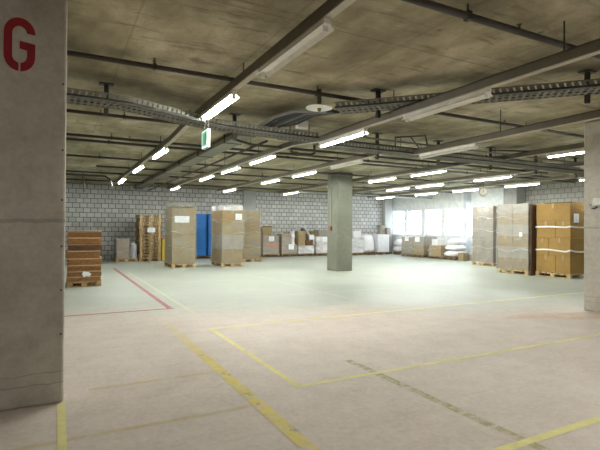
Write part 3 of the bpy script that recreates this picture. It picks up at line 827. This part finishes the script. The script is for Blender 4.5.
# ------------------------------------------------------------------ light rows
def channel(label, pts, w=.085, h=.095):
    bm = BM(); t = .012
    for a, b in zip(pts, pts[1:]):
        a = Vector(a); b = Vector(b)
        for dx, dz, ww, hh in ((0, h - t / 2, w, t), (-w / 2 + t / 2, h / 2, t, h), (w / 2 - t / 2, h / 2, t, h), (-w / 2 + .02, t / 2, .03, t), (w / 2 - .02, t / 2, .03, t)):
            o = Vector((dx, 0, dz)); hull8(bm, [p + o + Vector((i * ww / 2, 0, j * hh / 2)) for j in (-1, 1) for p in (a, b) for i in (-1, 1)])
    o = obj('light_channel', bm, 'channel_side'); tag(o, label, 'light channel', 'channels carrying the lamps')
    bm = BM()
    for a, b in zip(pts, pts[1:]):
        obar(bm, (a[0], a[1], a[2] - .0045), (b[0], b[1], b[2] - .0045), w - .012, .008)
    obj('cover_strip', bm, 'channel_grey', o)
    ys = pts[0][1] + .9
    while ys < pts[-1][1]:
        for a, b in zip(pts, pts[1:]):
            if a[1] <= ys <= b[1]:
                f = (ys - a[1]) / (b[1] - a[1]); zc = a[2] + (b[2] - a[2]) * f
                bm = BM(); tube(bm, [(a[0], ys, zc + h), (a[0], ys, CZ)], .007, 6); obj('hanger_rod', bm, 'steel_dark', o)
        ys += 2.4
    return o
rowname = ['leftmost', 'second', 'third', 'fourth', 'fifth', 'rightmost']
rows = [(1.88, 3.075, 3.02, 17.9), (4.06, 2.92, 3.02, 19.6), (6.19, 2.86, 3.02, 19.5), (8.98, 3.0, 3.02, 19.2), (11.57, 3.02, 3.02, 19.2), (14.1, 3.02, 3.02, 19.4)]
for i, (x, za, zb, ye) in enumerate(rows):
    channel(rowname[i] + ' long light channel under the ceiling', [(x, -5.5, za), (x, 6.9 if i else 7.7, za), (x, 8.0 if i else 8.7, zb), (x, ye, zb)])
def fixture(lit):
    """origin at the top of the housing, tube runs along Y"""
    L = 1.34
    t = thing('ceiling_lamp', 'x', 'lamp')
    bm = BM(); box(bm, -.035, -L / 2, -.045, .035, L / 2, -.001); obj('housing', bm, 'fixture_white', t, .004)
    bm = BM()
    for s in (-1, 1):
        prism(bm, [(s * .03, -.0455), (s * .070, -.078), (s * .070, -.075), (s * .03, -.042)], lambda p: (p[0], -L / 2 + .01, p[1]), lambda p: (p[0], L / 2 - .01, p[1]))
    prism(bm, [(-.034, -.0465), (.034, -.0465), (.034, -.0455), (-.034, -.0455)], lambda p: (p[0], -L / 2 + .01, p[1]), lambda p: (p[0], L / 2 - .01, p[1]))
    obj('reflector', bm, 'fixture_white', t)
    for s in (-1, 1):
        bm = BM(); y = s * (L / 2 - .035); box(bm, -.02, y - .012, -.098, .02, y + .012, -.047); obj('tube_holder', bm, 'plastic_white', t)
    if lit:
        bm = BM(); tube(bm, [(0, -L / 2 + .048, -.078), (0, L / 2 - .048, -.078)], .017, 10); obj('fluorescent_tube', bm, 'tube_glow', t, smooth=True)['label'] = 'glowing white tube'
    return t
protos = {}
lamps = [
 (0, [(3.80, 0), (5.97, 1), (9.92, 1), (12.85, 1), (16.3, 1), (-1.5, 1)]),
 (1, [(4.09, 0), (6.32, 1), (9.63, 1), (11.77, 1), (14.0, 1), (18.2, 1), (0.2, 1)]),
 (2, [(6.15, 0), (9.42, 0), (11.6, 1), (13.95, 1), (18.0, 1), (1.5, 1)]),
 (3, [(5.45, 1), (9.62, 1), (11.65, 1), (18.0, 1), (14.2, 1)]),  # last entry: unseen behind the middle pillar, lit to brighten the back right
 (4, [(9.67, 1), (12.3, 1), (14.0, 1), (17.9, 1), (6.6, 0)]),  # farthest lit lamp is added, hidden by the pillar, to brighten the back wall
 (5, [(7.9, 1), (10.55, 1), (13.0, 1), (15.2, 1), (18.0, 1)]),
]
for r, L in lamps:
    x, za, zb, ye = rows[r]
    L = sorted(L); 
    for n, (y, lit) in enumerate(L):
        z = za if y < 7 else (zb if y > 8 else za + (zb - za) * (y - 6.9) / 1.1)
        vis = [q for q in L if q[0] > 2.5]
        if y > 2.5:
            k = vis.index((y, lit)); where = ('nearest', 'second nearest', 'third nearest', 'fourth nearest', 'fifth nearest', 'farthest')[k]
        else: where = 'added behind-viewer'  # lit lamps out of view, added to light the near side
        lab = ('%s lamp, %s, on the %s light channel' % (where, 'lit' if lit else 'unlit without tube', rowname[r]))
        if lit not in protos: protos[lit] = fixture(lit); o = protos[lit]; o.location = (x, y, z - .0095); o['label'] = lab; o['group'] = 'tube lamps on the channels'
        else: dup(protos[lit], (x, y, z - .0095), None, lab, 'tube lamps on the channels')

# ------------------------------------------------------------------ sprinkler pipes across the hall
def pipe(label, pts, r=.022, mat='pipe_paint', heads=(), hang=2.1, cat='pipe', name='ceiling_pipe'):
    bm = BM(); tube(bm, pts, r, 10); o = obj(name, bm, mat, smooth=True); tag(o, label, cat)
    a, b = Vector(pts[0]), Vector(pts[-1]); L = (b - a).length; d = (b - a) / L
    k = hang * .5
    while k < L and hang > 0:
        p = a + d * k
        bm = BM(); tube(bm, [(p.x, p.y, p.z + r), (p.x, p.y, CZ)], .007, 6)
        box(bm, p.x - .02, p.y - .03, p.z - r - .004, p.x + .02, p.y + .03, p.z + r + .006); obj('hanger', bm, 'steel_dark', o)
        k += hang
    for h in heads:
        p = a + d * h
        bm = BM(); tube(bm, [(p.x, p.y, p.z + r * .5), (p.x, p.y, p.z + .055), (p.x, p.y, p.z + .06), (p.x, p.y, p.z + .066)], [.011, .011, .024, .024], 10); obj('sprinkler_head', bm, 'brass_rim', o)
    return o
PZ = 3.20
pipe('nearest dark sprinkler pipe crossing the top right of the view', [(-8.5, 2.79, PZ), (17, 2.79, PZ)], .032, heads=(4, 12.2, 16))
pipe('sprinkler pipe crossing just in front of the exit sign', [(-8.5, 5.33, PZ), (17, 5.33, PZ)], .027, heads=(9.45, 15.2, 16.2))
pipe('third nearest sprinkler pipe, behind the cable trays', [(-8.5, 7.97, PZ), (17, 7.97, PZ)], .027, heads=(9.1, 17))
pipe('front pipe of the close pair ahead of the middle pillar', [(-8.5, 9.98, PZ), (17, 9.98, PZ)], .028, heads=(9.8, 18))
pipe('rear pipe of the close pair ahead of the middle pillar', [(-8.5, 10.5, PZ), (17, 10.5, PZ)], .028)
pipe('pipe crossing in line with the middle pillar', [(-8.5, 12.85, PZ), (17, 12.85, PZ)], .027)
pipe('thin pipe crossing behind the middle pillar', [(1.0, 14.7, PZ), (17, 14.7, PZ)], .027)
pipe('second thin pipe crossing behind the middle pillar', [(-4, 16.45, PZ), (17, 16.45, PZ)], .027)
pipe('farthest thin pipe crossing before the back wall', [(-4, 19.2, PZ), (17, 19.2, PZ)], .028)
# pipe with clamps running towards the back wall, and the flat duct beside it
pipe('long dark pipe with clamps running to the back wall right of the exit sign', [(3.55, 8.15, 3.08), (3.62, 21.6, 3.08)], .024, hang=1.7)
t = thing('flat_duct', 'long flat pale duct running to the back wall above the exit sign', 'duct', (0, 0, 0))
bm = BM(); box(bm, 3.0, 8.2, 3.14, 3.34, 21.7, 3.24); obj('body', bm, 'duct_paint', t)
for k in range(7):
    bm = BM(); y = 9 + k * 2.0; box(bm, 2.98, y, 3.13, 3.36, y + .05, 3.139); box(bm, 2.98, y, 3.139, 2.999, y + .05, CZ); box(bm, 3.341, y, 3.139, 3.36, y + .05, CZ); obj('hanger', bm, 'steel_dark', t)
# pipework hanging in loops right of the middle
def loop(label, pts, r=.016, mat='pipe_paint'):
    bm = BM(); tube(bm, pts, r, 8); return tag(obj('ceiling_conduit', bm, mat), label, 'conduit')
loop('raised conduit frame above the tray right of the middle pillar', [(5.68, 6.95, 2.96), (5.68, 6.95, 3.15), (6.44, 6.95, 3.26), (6.5, 6.95, 3.0)])
loop('slanting conduit inside the raised frame', [(6.05, 6.93, 3.18), (6.25, 6.93, 3.0)], .012)
loop('raised conduit frame nearer the right hand wall', [(8.43, 7.05, 3.15), (9.95, 7.05, 3.25), (9.98, 7.05, 3.0)])
loop('conduit bend under the ceiling near the second light channel', [(4.3, 8.6, 3.25), (4.3, 8.6, 3.0), (4.5, 8.6, 2.97), (4.75, 8.6, 2.97), (4.85, 8.6, 3.02), (4.85, 8.6, 3.2)], .03)
loop('curved conduit on the far left under the ceiling', [(.75, 16.9, 3.2), (.75, 16.9, 3.05), (.78, 16.9, 2.85), (.80, 16.9, 2.6)], .02)
loop('dark bent conduit hanging far left', [(-.2, 16.45, 3.1), (1.4, 16.5, 3.1), (1.55, 16.5, 3.0), (1.6, 16.5, 2.8)], .03)
# wide shallow service bundle far right under the ceiling
pipe('grey pipe running along the light rows near the windows', [(12.8, 9.0, 3.1), (12.8, 21.4, 3.1)], .035, 'galvanised', hang=2.4)
pipe('blue grey pipe under the ceiling above the window loads', [(9.5, 18.3, 3.05), (17.4, 18.3, 3.05)], .045, 'galvanised', hang=2.0)

# ------------------------------------------------------------------ cable trays
def tray(label, pts, w=.34, side=.09, z=2.93, hang=(), near=-1):
    """perforated tray: slotted side walls, runged bottom, cables lying inside"""
    o = thing('cable_tray', label, 'cable tray')
    bm = BM(); bmc = BM()
    pts = [Vector((x, y, z)) for x, y in pts]
    nrm = []
    for i in range(len(pts)):
        a = pts[max(i - 1, 0)]; b = pts[min(i + 1, len(pts) - 1)]; d = (b - a).normalized(); nrm.append(Vector((-d.y, d.x, 0)))
    for i in range(len(pts) - 1):
        a, b = pts[i], pts[i + 1]; na, nb_ = nrm[i], nrm[i + 1]
        L = (b - a).length; d = (b - a).normalized()
        for s in (-1, 1):
            A = a + na * s * w / 2; B = b + nb_ * s * w / 2
            obar(bm, A + Vector((0, 0, .010)), B + Vector((0, 0, .010)), .004, .020)
            obar(bm, A + Vector((0, 0, side - .009)), B + Vector((0, 0, side - .009)), .006, .018)
            n = int(L / .075)
            for k in range(n):
                p = A + (B - A) * ((k + .5) / n)
                obar(bm, p + Vector((0, 0, .0195)) - d * .008, p + Vector((0, 0, side - .0175)) + d * .012, .004, .050)
        for s in (-1, -.33, .33, 1):
            f = .92
            A = a + na * s * w / 2 * f; B = b + nb_ * s * w / 2 * f
            obar(bm, A, B, .05 if abs(s) < 1 else .03, .003)
        n = int(L / .075)
        for k in range(n):
            A = a + (b - a) * ((k + .5) / n); nn = (na + (nb_ - na) * ((k + .5) / n))
            obar(bm, A - nn * w * .48, A + nn * w * .48, .034, .0035)
    obj('perforated_tray', bm, 'tray_steel', o)
    for q in range(3):
        bmc = BM(); off = (q - 1) * w * .26
        cp_ = []
        for i, p in enumerate(pts): cp_.append(p + nrm[i] * off + Vector((0, 0, .024)))
        dense = []
        for a, b in zip(cp_, cp_[1:]):
            for k in range(6): dense.append(a + (b - a) * (k / 6) + Vector((random.uniform(-.01, .01), random.uniform(-.01, .01), random.uniform(0, .01))))
        dense.append(cp_[-1]); tube(bmc, dense, .018, 6); obj('cable', bmc, 'cable_black' if q != 1 else 'cable_grey', o)
    bmc = BM(); tube(bmc, [p + nrm[i] * near * (w / 2 + .016) + Vector((0, 0, .012)) for i, p in enumerate(pts)], .012, 6); obj('cable', bmc, 'cable_black', o)
    for (x, y) in hang:
        bm = BM(); zl = z - .10
        box(bm, x - .028, y - .02, zl, x + .028, y + .02, CZ); box(bm, x - .09, y - .06, CZ - .014, x + .09, y + .06, CZ - .001)
        hb_ = BM()
        obj('hanger_post', bm, 'steel_dark', o)
        hb_.free()
    return o
tray('perforated cable tray kinking across the left half under the ceiling', [(-7, 6.35), (.45, 6.35), (.75, 6.38), (2.1, 7.0), (3.0, 7.12), (3.99, 7.16)], .40, .095, 2.97, hang=[(-2, 6.6), (.56, 6.60), (2.6, 7.32)])
tray('perforated cable tray running straight across the right half', [(4.25, 7.16), (15.5, 7.16)], .36, .09, 2.88, hang=[(5.58, 7.38), (7.2, 7.38), (8.8, 7.38), (10.4, 7.38), (12.0, 7.38), (13.8, 7.38)])
tray('perforated cable tray running diagonally towards the upper right', [(7.6, .9), (3.42, 5.40)], .34, .09, 3.02, hang=[(3.87, 5.10), (5.6, 3.3)], near=1)
# junction clutter where the trays meet
for i, (x, y, z_, w, d, h, lab, mt) in enumerate([
    (3.42, 6.62, 3.03, .20, .08, .13, 'pale junction box where the trays meet', 'plastic_white'),
    (3.6, 7.42, 3.02, .22, .12, .06, 'grey junction box behind the crossing trays', 'cable_grey')]):
    bm = BM(); box(bm, x, y, z_, x + w, y + d, z_ + h); o = obj('ceiling_junction_box', bm, mt, bevel=.006); tag(o, lab, 'junction box')
    bm = BM(); tube(bm, [(x + w / 2, y + d / 2, z_ + h), (x + w / 2, y + d / 2, CZ)], .010, 6); obj('rod', bm, 'steel_dark', o)
t = thing('ceiling_cable_bundle', 'dark loose cables and pipes bridging the two trays where they meet', 'cable bundle', (0, 0, 0))
for i in range(6):
    a = random.uniform(-.12, .12)
    pts = [(2.9 + i * .09, 7.0, 3.06 + .012 * i), (2.98 + i * .08, 6.6 + a, 3.15 - i * .014), (3.12 + i * .06, 6.1 + a * .5, 3.16 - i * .01), (3.36 + i * .04, 5.6 + a * .4, 3.07)]
    bm = BM(); tube(bm, pts, .018 if i % 2 else .028, 6); obj('cable', bm, 'cable_black' if i % 3 else 'pipe_grey', t)
for i in range(4):
    pts = [(3.2 + i * .16, 7.35, 3.08), (3.6 + i * .16, 7.75 + .06 * i, 3.06 + .02 * i), (4.5 + i * .12, 7.7 + .1 * i, 3.05)]
    bm = BM(); tube(bm, pts, .02, 6); obj('cable', bm, 'pipe_paint' if i % 2 else 'pipe_grey', t)
loop('long dark pipe parallel to the straight tray, just behind it', [(3.0, 8.5, 3.12), (3.4, 8.5, 3.05), (12.5, 8.5, 3.05)], .026)
loop('grey pipe following the straight tray on its near side', [(4.6, 6.75, 3.1), (4.9, 6.72, 3.02), (12.0, 6.72, 3.02), (12.1, 6.72, 3.25)], .018, 'pipe_grey')

# round white plate under the ceiling
t = thing('ceiling_detector', 'round white plate hanging under the ceiling near the crossing trays', 'detector', (3.15, 5.46, 3.05))
bm = BM(); tube(bm, [(0, 0, -.006), (0, 0, .006)], .18, 32); obj('plate', bm, 'plastic_white', t)
bm = BM(); tube(bm, [(0, 0, -.05), (0, 0, -.007)], [.02, .03], 12); obj('sensor', bm, 'brass_rim', t)
bm = BM(); tube(bm, [(0, 0, .0061), (0, 0, .25)], .03, 10); obj('stem', bm, 'steel_dark', t)

# ------------------------------------------------------------------ exit sign
t = thing('exit_sign', 'green and white lit exit sign hanging under the leftmost light channel', 'exit sign', (1.80, 6.25, 2.50))
bm = BM(); box(bm, -.012, -.135, 0, .03, .135, .25); obj('housing', bm, 'plastic_white', t, .004)
bm = BM(); box(bm, -.0135, -.127, .008, -.0125, .127, .242); obj('lit_panel', bm, 'exit_glow', t)
bm = BM()
def PX(p, x): return (x, p[0], p[1])
def pan(poly, x0=-.0155, x1=-.0137): prism(bm, poly, lambda p: PX(p, x0), lambda p: PX(p, x1))
pan([(-.12, .03), (.10, .03), (.10, .225), (-.12, .225)]); obj('green_field', bm, 'sign_green', t)
bm = BM()   # white door with running figure, mirrored for the side seen
def pan2(poly): prism(bm, poly, lambda p: PX(p, -.0172), lambda p: PX(p, -.0156))
pan2([(-.10, .05), (-.03, .05), (-.03, .20), (-.10, .20)])
pan2([(.045 + .014 * math.cos(a * PI / 4), .178 + .014 * math.sin(a * PI / 4)) for a in range(8)])
pan2([(.03, .11), (.055, .11), (.06, .16), (.035, .16)]); pan2([(.03, .112), (.0, .09), (.008, .083), (.04, .103)])
pan2([(.05, .11), (.08, .07), (.07, .062), (.04, .1)]); pan2([(.035, .158), (.005, .14), (.01, .131), (.04, .147)]); pan2([(.058, .158), (.085, .135), (.08, .128), (.056, .145)])
obj('pictogram', bm, 'paper', t)
for s in (-.09, .09):
    bm = BM(); tube(bm, [(.005, s, .25), (.04, s, .50)], .006, 6); obj('hanger', bm, 'steel_dark', t)

# ------------------------------------------------------------------ clock
ck = Vector((12.8, 11.02, 2.69))
t = thing('hanging_clock', 'small round double sided clock hanging from the ceiling near the windows', 'clock', ck, math.atan2(-12, 10.33) )
R0 = .15
bm = BM(); tube(bm, [(0, -.035, 0), (0, .035, 0)], R0, 28); obj('case', bm, 'brass_rim', t)
for s in (-1, 1):
    bm = BM(); tube(bm, [(0, s * .0355, 0), (0, s * .038, 0)], R0 * .82, 28); f = obj('dial', bm, 'dial_face', t)
    bm = BM(); obar(bm, (0, s * .040, 0), (-.0 , s * .040, .085), .014, .003); obar(bm, (0, s * .040, 0), (.055 * s, s * .040, -.015), .012, .003)
    for k in range(12):
        a = k * PI / 6; obar(bm, (.1 * math.sin(a), s * .0395, .1 * math.cos(a)), (.116 * math.sin(a), s * .0395, .116 * math.cos(a)), .008, .002)
    obj('hands_and_marks', bm, 'plastic_dark', f)
bm = BM(); tube(bm, [(0, 0, R0), (0, 0, CZ - ck.z)], .012, 8); obj('rod', bm, 'steel_dark', t)

# ------------------------------------------------------------------ light
w = bpy.data.worlds.new('daylight'); S.world = w; w.use_nodes = True
nt = w.node_tree; bg = nt.nodes['Background']
bg.inputs[0].default_value = (.80, .91, 1.0, 1); bg.inputs[1].default_value = 2.0

# ------------------------------------------------------------------ camera
cam = bpy.data.cameras.new('camera'); co = bpy.data.objects.new('camera', cam); C.objects.link(co)
f, yaw, pitch, roll = 463.3, .4832, .00843, .0058
cam.sensor_width = 36; cam.lens = f / 600 * 36; cam.clip_start = .05
F = Vector((math.sin(yaw) * math.cos(pitch), math.cos(yaw) * math.cos(pitch), math.sin(pitch)))
r = Vector((math.cos(yaw), -math.sin(yaw), 0)); u = r.cross(F)
R2 = r * math.cos(roll) + u * math.sin(roll); U2 = -r * math.sin(roll) + u * math.cos(roll)
M = Matrix((R2, U2, -F)).transposed().to_4x4(); M.translation = Vector((0, 0, 1.4)); co.matrix_world = M
S.camera = co
S.view_settings.view_transform = 'Standard'; S.view_settings.look = 'None'
S.view_settings.exposure = 2.2; S.view_settings.gamma = 1; S.view_settings.use_curve_mapping = False
S.cycles.use_denoising = True
S.cycles.max_bounces = 8; S.cycles.diffuse_bounces = 5; S.cycles.transparent_max_bounces = 16
S.cycles.sample_clamp_indirect = 3
